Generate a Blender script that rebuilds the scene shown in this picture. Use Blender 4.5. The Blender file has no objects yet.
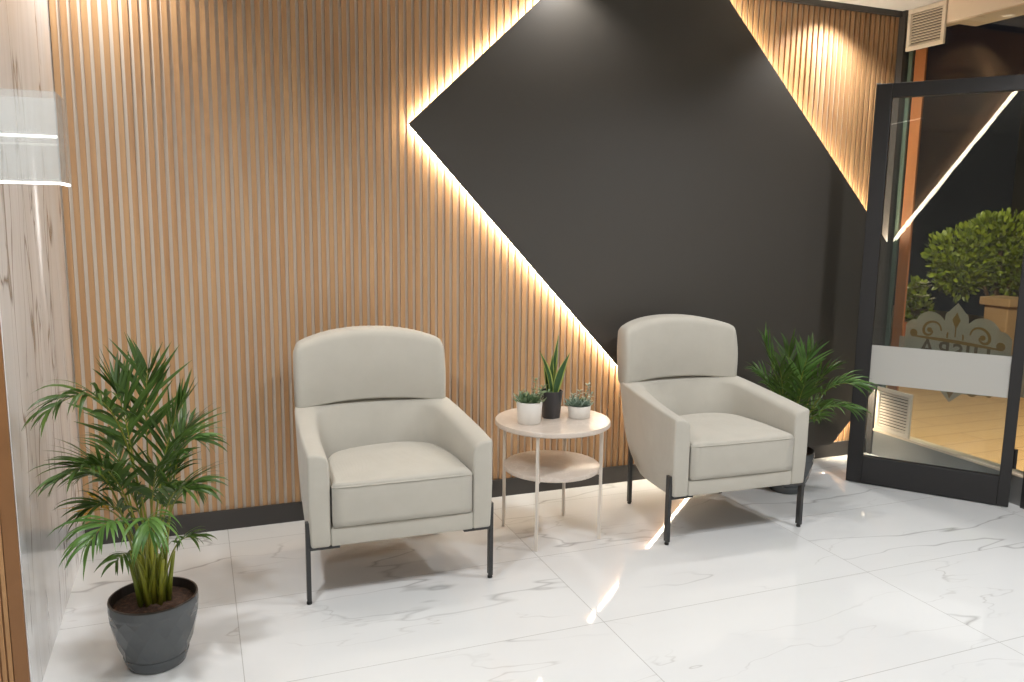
import bpy, bmesh, math, random
from mathutils import Vector, Matrix
random.seed(7)
PI = math.pi
S = bpy.context.scene
COL = S.collection

# ------------------------------------------------------------------ materials
def srgb(r, g, b):
    def f(c):
        c /= 255.0
        return c / 12.92 if c <= .04045 else ((c + .055) / 1.055) ** 2.4
    return (f(r), f(g), f(b), 1)

class NT:
    def __init__(self, name):
        self.m = bpy.data.materials.new(name); self.m.use_nodes = True
        self.t = self.m.node_tree; self.t.nodes.clear()
        self.out = self.t.nodes.new('ShaderNodeOutputMaterial')
    def n(self, kind, **kw):
        nd = self.t.nodes.new(kind)
        for k, v in kw.items():
            if k.startswith('i_'):
                key = k[2:]
                key = int(key) if key.isdigit() else key.replace('_', ' ')
                nd.inputs[key].default_value = v
            else: setattr(nd, k, v)
        return nd
    def l(self, a, b): self.t.links.new(a, b)
    def math(self, op, a, b=None, c=None):
        nd = self.n('ShaderNodeMath', operation=op)
        for i, v in enumerate((a, b, c)):
            if v is None: continue
            if isinstance(v, (int, float)): nd.inputs[i].default_value = v
            else: self.l(v, nd.inputs[i])
        return nd.outputs[0]
    def mix(self, fac, a, b, blend='MIX'):
        nd = self.n('ShaderNodeMix', data_type='RGBA', blend_type=blend)
        for i, v in ((0, fac), (6, a), (7, b)):
            if isinstance(v, (int, float, tuple)): nd.inputs[i].default_value = v
            else: self.l(v, nd.inputs[i])
        return nd.outputs[2]
    def ramp(self, fac, stops):
        nd = self.n('ShaderNodeValToRGB')
        e = nd.color_ramp.elements
        while len(e) < len(stops): e.new(.5)
        for x, (p, c) in zip(e, stops):
            x.position = p; x.color = c if isinstance(c, tuple) else (c, c, c, 1)
        self.l(fac, nd.inputs[0]); return nd.outputs[0]
    def obj(self, scale=(1, 1, 1), rot=(0, 0, 0), loc=(0, 0, 0)):
        tc = self.n('ShaderNodeTexCoord'); mp = self.n('ShaderNodeMapping')
        mp.inputs['Scale'].default_value = scale; mp.inputs['Rotation'].default_value = rot
        mp.inputs['Location'].default_value = loc
        self.l(tc.outputs['Object'], mp.inputs[0]); return mp.outputs[0]
    def noise(self, vec, scale, detail=4, rough=.5, dist=0):
        nd = self.n('ShaderNodeTexNoise', i_Scale=scale, i_Detail=detail, i_Roughness=rough, i_Distortion=dist)
        if vec is not None: self.l(vec, nd.inputs['Vector'])
        return nd.outputs['Fac']
    def bsdf(self, color, rough=.5, metal=0, coat=0, bump=None, bstr=.2, bdist=.001, spec=.5, **kw):
        p = self.n('ShaderNodeBsdfPrincipled')
        for key, v in (('Base Color', color), ('Roughness', rough)):
            if isinstance(v, (int, float, tuple)): p.inputs[key].default_value = v
            else: self.l(v, p.inputs[key])
        p.inputs['Metallic'].default_value = metal; p.inputs['Coat Weight'].default_value = coat
        p.inputs['Specular IOR Level'].default_value = spec
        for k, v in kw.items(): p.inputs[k.replace('_', ' ')].default_value = v
        if bump is not None:
            b = self.n('ShaderNodeBump', i_Strength=bstr, i_Distance=bdist)
            self.l(bump, b.inputs['Height']); self.l(b.outputs[0], p.inputs['Normal'])
        self.l(p.outputs[0], self.out.inputs[0]); return p

def plain(name, col, rough=.5, metal=0, coat=0, var=.06, scale=30, spec=.5):
    t = NT(name)
    nz = t.noise(t.obj(), scale)
    c = t.mix(t.math('MULTIPLY', nz, var * 2), col, tuple(x * .6 for x in col[:3]) + (1,))
    t.bsdf(c, rough, metal, coat, bump=nz, bstr=.05, spec=spec); return t.m

def emit(name, col, strength):
    t = NT(name); e = t.n('ShaderNodeEmission', i_Color=col, i_Strength=strength)
    t.l(e.outputs[0], t.out.inputs[0]); return t.m

def slat_wood(name, a, b, c):
    t = NT(name)
    geo = t.n('ShaderNodeNewGeometry')
    off = t.math('MULTIPLY', geo.outputs['Random Per Island'], 37.0)
    cmb = t.n('ShaderNodeCombineXYZ'); t.l(off, cmb.inputs[2]); t.l(off, cmb.inputs[1])
    add = t.n('ShaderNodeVectorMath', operation='ADD'); t.l(t.obj((22, 22, .9)), add.inputs[0]); t.l(cmb.outputs[0], add.inputs[1])
    n1 = t.noise(add.outputs[0], 1.6, 3, .5)
    add2 = t.n('ShaderNodeVectorMath', operation='ADD'); t.l(t.obj((160, 160, 4)), add2.inputs[0]); t.l(cmb.outputs[0], add2.inputs[1])
    n2 = t.noise(add2.outputs[0], 1.5, 4, .6, .6)
    col = t.ramp(n1, [(.3, a), (.52, b), (.75, c)])
    col = t.mix(t.math('MULTIPLY', n2, .28), col, tuple(x * .62 for x in a[:3]) + (1,))
    col = t.mix(t.math('MULTIPLY', geo.outputs['Random Per Island'], .16), col, tuple(x * .7 for x in a[:3]) + (1,))
    t.bsdf(col, .42, bump=n2, bstr=.15, bdist=.0006); return t.m

def floor_mat():
    t = NT('floor_marble')
    v = t.obj()
    sep = t.n('ShaderNodeSeparateXYZ'); t.l(v, sep.inputs[0])
    ux = t.math('DIVIDE', t.math('SUBTRACT', sep.outputs[0], .577), 1.2150)
    uy = t.math('DIVIDE', t.math('SUBTRACT', sep.outputs[1], -1.358), .5910)
    ix, iy = t.math('FLOOR', ux), t.math('FLOOR', uy)
    fx, fy = t.math('SUBTRACT', ux, ix), t.math('SUBTRACT', uy, iy)
    ex = t.math('MULTIPLY', t.math('MINIMUM', fx, t.math('SUBTRACT', 1, fx)), 1.215)
    ey = t.math('MULTIPLY', t.math('MINIMUM', fy, t.math('SUBTRACT', 1, fy)), .591)
    joint = t.math('LESS_THAN', t.math('MINIMUM', ex, ey), .0013)
    # each tile has its own cut of the stone
    cmb = t.n('ShaderNodeCombineXYZ')
    t.l(t.math('ADD', t.math('MULTIPLY', fx, 1.215), t.math('MULTIPLY', ix, 3.17)), cmb.inputs[0])
    t.l(t.math('ADD', t.math('MULTIPLY', fy, .591), t.math('MULTIPLY', iy, 5.31)), cmb.inputs[1])
    t.l(t.math('ADD', t.math('MULTIPLY', ix, 1.7), t.math('MULTIPLY', iy, 2.3)), cmb.inputs[2])
    mp = t.n('ShaderNodeMapping'); mp.inputs['Rotation'].default_value = (0, 0, .30); mp.inputs['Scale'].default_value = (.62, 2.0, 1)
    t.l(cmb.outputs[0], mp.inputs[0]); q = mp.outputs[0]
    def vein(scale, w, det, dist, rough=.55):
        nz = t.noise(q, scale, det, rough, dist)
        d = t.math('ABSOLUTE', t.math('SUBTRACT', nz, .5))
        return t.ramp(d, [(0, 1.0), (w * .35, .55), (w, 0.0)])
    v1 = vein(.9, .0065, 4, .12, .5); v2 = vein(1.5, .0045, 4, .2, .5)
    msk = t.ramp(t.noise(q, 1.3, 2), [(.42, 0.0), (.62, 1.0)])
    msk2 = t.ramp(t.noise(q, 2.1, 2), [(.45, 0.0), (.65, 1.0)])
    cloud = t.ramp(t.noise(q, 1.8, 5, .6), [(.35, 0.0), (.8, 1.0)])
    base = t.mix(t.math('MULTIPLY', cloud, .35), srgb(225, 225, 224), srgb(214, 214, 213))
    col = t.mix(t.math('MULTIPLY', t.math('MULTIPLY', v1, msk), .72), base, srgb(150, 149, 148))
    col = t.mix(t.math('MULTIPLY', t.math('MULTIPLY', v2, msk2), .55), col, srgb(165, 160, 156))
    col = t.mix(t.math('MULTIPLY', joint, .6), col, srgb(140, 136, 130))
    t.bsdf(col, .045, spec=.7); return t.m

def wall_marble():
    t = NT('wall_marble')
    v = t.obj((1, 1, 1))
    def vein(scl, rot, sc, w, dist, det=5):
        mp = t.n('ShaderNodeMapping'); mp.inputs['Scale'].default_value = scl; mp.inputs['Rotation'].default_value = rot
        t.l(v, mp.inputs[0])
        nz = t.noise(mp.outputs[0], sc, det, .55, dist)
        d = t.math('ABSOLUTE', t.math('SUBTRACT', nz, .5))
        return t.ramp(d, [(0, 1.0), (w * .4, .6), (w, 0.0)]), mp.outputs[0]
    v1, q1 = vein((1, 2.3, .34), (-.24, 0, 0), 1.7, .011, .25, 2.6)
    v2, q2 = vein((1, 3.1, .40), (-.32, 0, 0), 2.2, .008, .4, 3)
    v3, q3 = vein((1, 5, .25), (-.08, 0, 0), 2.0, .10, .1, 2)
    m1 = t.ramp(t.noise(q1, 2.0, 2), [(.38, 0.0), (.52, 1.0)])
    m2 = t.ramp(t.noise(q2, 1.8, 2), [(.42, 0.0), (.56, 1.0)])
    cl = t.noise(q3, 1.6, 3, .5)
    base = t.mix(t.ramp(cl, [(.3, 0.0), (.7, 1.0)]), srgb(243, 244, 246), srgb(226, 226, 227))
    col = t.mix(t.math('MULTIPLY', v3, .12), base, srgb(190, 182, 172))
    col = t.mix(t.math('MULTIPLY', t.math('MULTIPLY', v1, m1), .9), col, srgb(104, 88, 70))
    col = t.mix(t.math('MULTIPLY', t.math('MULTIPLY', v2, m2), .9), col, srgb(92, 84, 76))
    t.bsdf(col, .1, spec=.55); return t.m

def fabric():
    t = NT('linen_fabric')
    v = t.obj()
    w1 = t.n('ShaderNodeTexWave', wave_type='BANDS', bands_direction='X', i_Scale=260.0, i_Distortion=2.5); t.l(v, w1.inputs[0])
    w2 = t.n('ShaderNodeTexWave', wave_type='BANDS', bands_direction='Z', i_Scale=260.0, i_Distortion=2.5); t.l(v, w2.inputs[0])
    wv = t.math('MULTIPLY', w1.outputs['Fac'], w2.outputs['Fac'])
    nz = t.noise(v, 9, 5, .6)
    base = t.mix(t.ramp(nz, [(.3, 0.0), (.72, 1.0)]), srgb(188, 183, 172), srgb(182, 177, 166))
    col = t.mix(t.math('MULTIPLY', wv, .12), base, srgb(150, 144, 132))
    t.bsdf(col, .92, bump=wv, bstr=.25, bdist=.0006, spec=.25, Sheen_Weight=.15, Sheen_Roughness=.5); return t.m

def thin_glass(name, tint=(1, 1, 1, 1), rough=0.0, milk=0.0, milkcol=(.8, .8, .8, 1)):
    t = NT(name)
    gm = t.n('ShaderNodeNewGeometry'); fr = t.n('ShaderNodeFresnel')
    t.l(t.math('MULTIPLY_ADD', gm.outputs['Backfacing'], 1 / 1.5 - 1.5, 1.5), fr.inputs['IOR'])
    tr = t.n('ShaderNodeBsdfTransparent', i_Color=tint)
    gl = t.n('ShaderNodeBsdfGlossy', i_Roughness=rough)
    src = tr.outputs[0]
    if milk:
        df = t.n('ShaderNodeBsdfDiffuse', i_Color=milkcol); tl = t.n('ShaderNodeBsdfTranslucent', i_Color=milkcol)
        h = t.n('ShaderNodeMixShader', i_0=.4); t.l(df.outputs[0], h.inputs[1]); t.l(tl.outputs[0], h.inputs[2])
        mm = t.n('ShaderNodeMixShader', i_0=milk); t.l(src, mm.inputs[1]); t.l(h.outputs[0], mm.inputs[2]); src = mm.outputs[0]
    mx = t.n('ShaderNodeMixShader'); t.l(fr.outputs[0], mx.inputs[0]); t.l(src, mx.inputs[1]); t.l(gl.outputs[0], mx.inputs[2])
    t.l(mx.outputs[0], t.out.inputs[0]); return t.m

def leaf_mat(name, a, b, trans=.25, rough=.38):
    t = NT(name)
    geo = t.n('ShaderNodeNewGeometry')
    nz = t.noise(t.obj((1, 1, 1)), 14, 3)
    f = t.math('ADD', t.math('MULTIPLY', geo.outputs['Random Per Island'], .6), t.math('MULTIPLY', nz, .4))
    col = t.mix(f, a, b)
    p = t.bsdf(col, rough, spec=.5)
    tl = t.n('ShaderNodeBsdfTranslucent'); t.l(col, tl.inputs[0])
    mx = t.n('ShaderNodeMixShader', i_0=trans); t.l(p.outputs[0], mx.inputs[1]); t.l(tl.outputs[0], mx.inputs[2])
    t.l(mx.outputs[0], t.out.inputs[0]); return t.m

def soil_mat():
    t = NT('potting_soil')
    nz = t.noise(t.obj(), 90, 6, .7)
    col = t.ramp(nz, [(.3, srgb(34, 22, 15)), (.55, srgb(72, 48, 34)), (.75, srgb(116, 84, 62))])
    t.bsdf(col, .95, bump=nz, bstr=1.0, bdist=.006); return t.m

def table_stone():
    t = NT('table_stone')
    q = t.obj((1, 1, 1), (0, 0, .5))
    nz = t.noise(q, 7, 6, .6, .6)
    d = t.math('ABSOLUTE', t.math('SUBTRACT', nz, .5))
    v = t.ramp(d, [(0, 1.0), (.03, 0.0)])
    base = t.mix(t.noise(q, 3, 3), srgb(206, 194, 182), srgb(190, 175, 161))
    col = t.mix(t.math('MULTIPLY', v, .35), base, srgb(228, 216, 206))
    t.bsdf(col, .28); return t.m

def deck_mat():
    t = NT('deck_planks')
    nz = t.noise(t.obj((1.2, 14, 1)), 2.2, 5, .6, .4)
    br = t.n('ShaderNodeTexBrick', i_Scale=1.0, i_Mortar_Size=.004, i_Brick_Width=1.2, i_Row_Height=.2)
    t.l(t.obj(), br.inputs['Vector'])
    br.inputs['Color1'].default_value = srgb(214, 178, 130); br.inputs['Color2'].default_value = srgb(204, 166, 118)
    br.inputs['Mortar'].default_value = srgb(150, 118, 80)
    col = t.mix(t.math('MULTIPLY', nz, .35), br.outputs['Color'], srgb(176, 138, 92))
    t.bsdf(col, .45); return t.m

M = {}
M['slat'] = slat_wood('slat_oak', srgb(172, 130, 90), srgb(187, 146, 103), srgb(199, 160, 117))
M['slat_back'] = plain('slat_backing_grey', srgb(218, 206, 190), .32, var=.04)
M['column_slat'] = slat_wood('column_oak', srgb(176, 130, 84), srgb(192, 146, 98), srgb(205, 160, 112))
M['column_edge'] = plain('column_edge_wood', srgb(142, 98, 58), .45, var=.1)
M['floor'] = floor_mat()
M['marble'] = wall_marble()
M['fabric'] = fabric()
M['black'] = plain('black_trim', srgb(60, 57, 55), .4, var=.05)
M['panel'] = plain('panel_black', srgb(70, 66, 61), .45, var=.04, scale=6)
M['leg'] = plain('leg_black', srgb(52, 52, 52), .42)
M['glide'] = plain('glide_plastic', srgb(24, 24, 24), .5)
M['ceiling'] = plain('ceiling_white', srgb(226, 222, 214), .85, var=.02)
M['lintel'] = plain('lintel_beige', srgb(226, 206, 180), .6, var=.03)
M['wallpaint'] = plain('wall_paint', srgb(222, 218, 210), .8, var=.02)
M['darkwall'] = plain('dark_paint', srgb(70, 64, 58), .6, var=.03)
M['led'] = emit('led_warm', (1, .87, .68, 1), 76)
M['lamp'] = emit('lamp_white', (1, .95, .88, 1), 8)
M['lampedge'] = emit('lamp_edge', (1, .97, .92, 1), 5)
M['glass'] = thin_glass('clear_glass', (.93, .95, .94, 1))
M['frost'] = thin_glass('frosted_film', (.55, .55, .54, 1), .35, .8, srgb(236, 234, 228))
M['frost2'] = thin_glass('thin_frosted_film', (.8, .8, .78, 1), .35, .5, srgb(214, 210, 200))
M['acrylic'] = thin_glass('clear_acrylic', (.97, .98, .98, 1), .02, .14, srgb(240, 244, 244))
M['doorframe'] = plain('door_frame_black', srgb(36, 34, 34), .5, var=.05)
M['steel'] = plain('grey_steel', srgb(150, 150, 148), .35, metal=.6)
M['vent'] = plain('vent_cream', srgb(218, 204, 184), .5, var=.02)
M['ventdark'] = plain('vent_dark', srgb(84, 72, 60), .8)
M['table'] = table_stone()
M['tableleg'] = plain('table_leg_cream', srgb(216, 206, 194), .4, var=.02)
M['pot_grey'] = plain('pot_grey_gloss', srgb(80, 83, 85), .14, var=.03)
M['pot_rim'] = plain('pot_rim_dark', srgb(52, 46, 42), .35)
M['pot_white'] = plain('pot_white_ceramic', srgb(236, 233, 227), .35, var=.02)
M['pot_black'] = plain('pot_black_plastic', srgb(58, 56, 58), .4)
M['soil'] = soil_mat()
M['palm'] = leaf_mat('palm_leaf', srgb(34, 62, 18), srgb(92, 120, 50))
M['palm_b'] = leaf_mat('palm_leaf_bright', srgb(46, 86, 30), srgb(116, 152, 76))
M['palm_y'] = leaf_mat('palm_leaf_yellow', srgb(190, 140, 30), srgb(220, 176, 60))
M['stem'] = leaf_mat('palm_stem', srgb(84, 104, 30), srgb(150, 146, 48), .08)
M['snake'] = leaf_mat('snake_leaf', srgb(36, 66, 34), srgb(58, 92, 46), .05)
M['snake_edge'] = leaf_mat('snake_leaf_edge', srgb(148, 160, 78), srgb(170, 180, 96), .05)
M['succ'] = leaf_mat('succulent_leaf', srgb(74, 104, 70), srgb(140, 160, 120), .08)
M['succ_g'] = leaf_mat('succulent_grey_leaf', srgb(96, 120, 104), srgb(176, 192, 174), .08)
M['shrub'] = leaf_mat('shrub_leaf', srgb(48, 70, 14), srgb(142, 156, 46), .2)
M['flower'] = leaf_mat('flower_petal', srgb(235, 228, 206), srgb(250, 246, 232), .2)
M['bark'] = plain('bark', srgb(84, 60, 40), .9, var=.2)
M['planter'] = plain('planter_stone', srgb(158, 128, 96), .7, var=.1)
M['terracotta'] = plain('planter_clay', srgb(176, 104, 66), .7, var=.1)
M['jamb'] = plain('jamb_wood', srgb(178, 106, 58), .5, var=.12, scale=9)
M['deck'] = deck_mat()
M['brown'] = plain('brown_cladding', srgb(96, 58, 40), .7, var=.1, scale=4)
M['gold'] = plain('gold_vinyl', srgb(150, 112, 44), .4, var=.08)
M['brownink'] = plain('brown_vinyl', srgb(104, 84, 58), .5, var=.05)
M['halo'] = thin_glass('decal_halo_film', (.7, .7, .66, 1), .4, .62, srgb(226, 218, 200))
M['greenedge'] = plain('glass_edge_green', srgb(96, 108, 96), .25)

# ------------------------------------------------------------------ mesh building
class MB:
    def __init__(s): s.v = []; s.f = []; s.mi = []; s.cur = 0; s.sharp = False
    def mat(s, i): s.cur = i; return s
    def add(s, vs, fs):
        o = len(s.v); s.v += [Vector(p) for p in vs]
        for f in fs: s.f.append([o + i for i in f]); s.mi.append(s.cur)
    def box(s, x0, x1, y0, y1, z0, z1, mtx=None):
        vs = [Vector((x, y, z)) for z in (z0, z1) for y in (y0, y1) for x in (x0, x1)]
        if mtx: vs = [mtx @ p for p in vs]
        s.add(vs, [(0, 2, 3, 1), (4, 5, 7, 6), (0, 1, 5, 4), (2, 6, 7, 3), (0, 4, 6, 2), (1, 3, 7, 5)])
    def prism(s, poly, fn, d0, d1):
        # poly: 2-D outline, fn(a, b, d) -> 3-D point
        n = len(poly)
        s.add([fn(a, b, d0) for a, b in poly] + [fn(a, b, d1) for a, b in poly],
              [tuple(range(n - 1, -1, -1)), tuple(range(n, 2 * n))] + [(i, (i + 1) % n, n + (i + 1) % n, n + i) for i in range(n)])
    def tube(s, pts, rad, seg=8, cap=True):
        pts = [Vector(p) for p in pts]; n = len(pts)
        rads = rad if isinstance(rad, (list, tuple)) else [rad] * n
        vs = []; up = Vector((0, 0, 1))
        t0 = (pts[1] - pts[0]).normalized()
        a = t0.cross(up)
        if a.length < .1: a = t0.cross(Vector((1, 0, 0)))
        a.normalize()
        for i, p in enumerate(pts):
            t = (pts[min(i + 1, n - 1)] - pts[max(i - 1, 0)]).normalized()
            a = (a - t * a.dot(t)).normalized(); b = t.cross(a)
            for k in range(seg):
                w = 2 * PI * k / seg; vs.append(p + (a * math.cos(w) + b * math.sin(w)) * rads[i])
        fs = [(i * seg + k, i * seg + (k + 1) % seg, (i + 1) * seg + (k + 1) % seg, (i + 1) * seg + k) for i in range(n - 1) for k in range(seg)]
        if cap: fs += [tuple(range(seg - 1, -1, -1)), tuple(range((n - 1) * seg, n * seg))]
        s.add(vs, fs)
    def lathe(s, prof, seg=40, c=(0, 0, 0), close=False):
        c = Vector(c); n = len(prof)
        vs = [c + Vector((r * math.cos(2 * PI * k / seg), r * math.sin(2 * PI * k / seg), z)) for r, z in prof for k in range(seg)]
        fs = [(i * seg + k, i * seg + (k + 1) % seg, (i + 1) * seg + (k + 1) % seg, (i + 1) * seg + k) for i in range(n - 1) for k in range(seg)]
        if prof[0][0] > 1e-6 and not close: fs.append(tuple(range(seg - 1, -1, -1)))
        if prof[-1][0] > 1e-6 and not close: fs.append(tuple(range((n - 1) * seg, n * seg)))
        if close: fs += [((n - 1) * seg + k, (n - 1) * seg + (k + 1) % seg, (k + 1) % seg, k) for k in range(seg)]
        s.add(vs, fs)
    def rings(s, rings, cap0=True, cap1=True, loop=False):
        n = len(rings[0]); vs = [p for r in rings for p in r]; m = len(rings)
        fs = [(i * n + k, i * n + (k + 1) % n, ((i + 1) % m) * n + (k + 1) % n, ((i + 1) % m) * n + k) for i in range(m if loop else m - 1) for k in range(n)]
        if cap0 and not loop: fs.append(tuple(range(n - 1, -1, -1)))
        if cap1 and not loop: fs.append(tuple(range((m - 1) * n, m * n)))
        s.add(vs, fs)
    def build(s, name, mats, parent=None, smooth=False, bevel=0, seg=2, loc=None, rot=None, angle=35, sub=0, fixn=True):
        me = bpy.data.meshes.new(name); me.from_pydata([tuple(p) for p in s.v], [], s.f)
        if not isinstance(mats, (list, tuple)): mats = [mats]
        for m in mats: me.materials.append(m)
        for p, i in zip(me.polygons, s.mi): p.material_index = i
        if fixn:
            bm = bmesh.new(); bm.from_mesh(me); bmesh.ops.recalc_face_normals(bm, faces=bm.faces[:]); bm.to_mesh(me); bm.free()
        o = bpy.data.objects.new(name, me); COL.objects.link(o)
        if parent is not None: o.parent = parent
        if loc: o.location = loc
        if rot: o.rotation_euler = rot
        if smooth:
            me.polygons.foreach_set('use_smooth', [True] * len(me.polygons))
            if smooth != 'all' : me.set_sharp_from_angle(angle=math.radians(50))
        if bevel:
            b = o.modifiers.new('bevel', 'BEVEL'); b.width = bevel; b.segments = seg; b.limit_method = 'ANGLE'; b.angle_limit = math.radians(angle); b.harden_normals = False
        if sub:
            u = o.modifiers.new('sub', 'SUBSURF'); u.levels = sub; u.render_levels = sub
        me.update(); return o

def tag(o, label, cat, group=None, kind=None):
    o['label'] = label; o['category'] = cat
    if group: o['group'] = group
    if kind: o['kind'] = kind
    return o
def thing(name, label, cat, loc=(0, 0, 0), rz=0, group=None):
    o = bpy.data.objects.new(name, None); COL.objects.link(o); o.empty_display_size = .1
    o.location = loc; o.rotation_euler = (0, 0, rz); return tag(o, label, cat, group)
def struct(o): o['kind'] = 'structure'; return o
def dup(root, loc, rz, label):
    r = root.copy(); COL.objects.link(r); r.location = loc; r.rotation_euler = (0, 0, rz); r['label'] = label
    def kids(a, b):
        for ch in [c for c in bpy.data.objects if c.parent == a]:
            c = ch.copy(); COL.objects.link(c); c.parent = b; kids(ch, c)
    kids(root, r); return r
def sbox(name, mat, *b, bevel=0):
    m = MB(); m.box(*b); return struct(m.build(name, mat, bevel=bevel))

# ------------------------------------------------------------------ room shell
XR, ZC, YR, XL = 4.36, 2.62, -7.6, -2.4
sbox('floor', M['floor'], XL - .1, XR, YR - .1, .2, -.1, 0)
sbox('ceiling', M['ceiling'], XL - .1, XR + .2, YR - .1, .2, ZC, ZC + .1)

# back wall: grey backing with oak slats
m = MB(); m.box(-.6, XR + .12, .0132, .2, 0, ZC)
m.mat(1); P = .0365
k = 0
while True:
    x0 = .004 + k * P
    if x0 + .0225 > XR - .004: break
    m.box(x0, x0 + .0215, 0, .0134, .085, ZC - .02); k += 1
struct(m.build('wall_back', [M['slat_back'], M['slat']]))
sbox('baseboard_back', M['black'], 0, XR, -.012, .0, 0, .09)
sbox('trim_1', M['black'], 0, XR, -.02, 0, ZC - .03, ZC)

# marble clad column on the left, its front clad in fine oak slats
m = MB(); m.box(-.6, 0, -1.245, .0, 0, ZC)
struct(m.build('wall_left', M['marble']))
m = MB(); m.box(XL, -.002, -1.249, -1.2455, 0, ZC)
m.mat(1); x = -.04
while x > XL:
    m.box(x - .0105, x, -1.257, -1.249, .06, ZC); x -= .0155
m.mat(2); m.box(-.037, -.002, -1.258, -1.249, .06, ZC)
struct(m.build('wall_front', [M['column_edge'], M['column_slat'], M['column_edge']]))
sbox('baseboard_left', M['leg'], XL, 0.0, -1.268, -1.258, 0, .06)
# the lobby behind the camera
m = MB(); m.box(XL - .1, XL, YR, -1.2, .0, ZC); struct(m.build('wall_lobby', M['wallpaint']))
sbox('wall_rear', M['wallpaint'], XL - .1, XR + .2, YR - .1, YR, 0, ZC)
# right: glazed front. fixed pane, post, open doorway, then wall
sbox('wall_right', M['wallpaint'], XR, XR + .2, YR, -2.15, 0, ZC)
sbox('trim_2', M['black'], XR - .025, XR + .05, -.045, -.0, 0, ZC)
sbox('trim_3', M['doorframe'], XR - .03, XR + .06, -1.14, -1.035, 0, ZC - .14)
sbox('trim_4', M['doorframe'], XR - .03, XR + .06, -2.15, -2.06, 0, ZC - .14)
m = MB(); m.box(XR - .02, XR + .2, -2.15, -.32, ZC - .125, ZC); struct(m.build('trim_5', M['lintel'], bevel=.004))
m = MB(); m.box(XR - .004, XR + .06, -.49, -.045, ZC - .127, ZC - .1); m.box(XR - .004, XR + .06, -.32, -.045, ZC - .1, ZC)
struct(m.build('trim_6', M['lintel']))
m = MB(); m.box(XR - .012, XR + .05, -1.035, -.045, 0, .15); m.mat(1); m.box(XR - .02, XR + .055, -1.035, -.045, .15, .164)
struct(m.build('trim_7', [M['steel'], M['lintel']], bevel=.002))
sbox('trim_8', M['jamb'], XR + .03, XR + .042, -.158, -.085, .0, ZC)
sbox('trim_9', M['greenedge'], XR + .02, XR + .03, -.075, -.047, .164, ZC)

w = struct(bpy.data.objects.new('window_1', None)); COL.objects.link(w); w.location = (XR, 0, 0)
m = MB(); m.box(.0, .008, -1.035, -.047, .164, ZC - .12); m.build('pane', M['glass'], w)
m = MB(); m.box(.0122, .0132, -1.03, -.16, .55, .757); m.build('frosted_band', M['frost2'], w)

# ------------------------------------------------------------------ outside
sbox('ground_outside', M['deck'], XR, 12, -6, 7, -.12, -.02)
sbox('wall_outside', M['brown'], XR + .2, 8.2, 3.6, 3.8, -.02, 3.0)
sbox('wall_outside_far', M['darkwall'], 10.4, 10.6, -6, 3.8, -.02, 3.2)

# ------------------------------------------------------------------ black panel with light behind its edges
def inter(p, d, q, e):  # 2-D line intersection
    t = ((q[0] - p[0]) * e[1] - (q[1] - p[1]) * e[0]) / (d[0] * e[1] - d[1] * e[0]); return (p[0] + d[0] * t, p[1] + d[1] * t)
PL = (1.422, 1.836)
UL = (.642, .604); LL = (1.170, -1.234); UR0, UR = (3.123, 2.55), (1.052, -1.088); LR0, LR = (4.033, .103), (.126, .133)
zt, zb, xr = ZC - .03, .09, XR - .028
poly = [PL, inter(PL, LL, (0, zb), (1, 0)), inter(LR0, LR, (0, zb), (1, 0)), inter(LR0, LR, (xr, 0), (0, 1)),
        inter(UR0, UR, (xr, 0), (0, 1)), inter(UR0, UR, (0, zt), (1, 0)), inter(PL, UL, (0, zt), (1, 0))]
pn = thing('wall_panel', 'large matt black angular wall panel with warm light glowing behind its edges', 'wall panel', (2.9, -.02, 0))
XZ = lambda a, b, d: (a - 2.9, d + .02, b)
m = MB(); m.prism(poly, XZ, -.052, -.034); m.build('board', M['panel'], pn, bevel=.002)
def strip(a, b, inset=.008):
    a, b = Vector(a), Vector(b); d = (b - a).normalized(); nn = Vector((-d.y, d.x)); c = Vector((2.9, 1.3))
    if (c - a).dot(nn) < 0: nn = -nn
    a, b = a + d * .004 + nn * inset, b - d * .004 + nn * inset
    q = [a, b, b + nn * .012, a + nn * .012]
    m = MB(); m.prism([(p.x, p.y) for p in q], XZ, -.033, -.0008); o = m.build('light_strip', M['led'], pn); o['label'] = 'glowing warm light strip'
strip(poly[0], poly[1]); strip(poly[2], poly[3]); strip(poly[4], poly[5]); strip(poly[6], poly[0])

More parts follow.
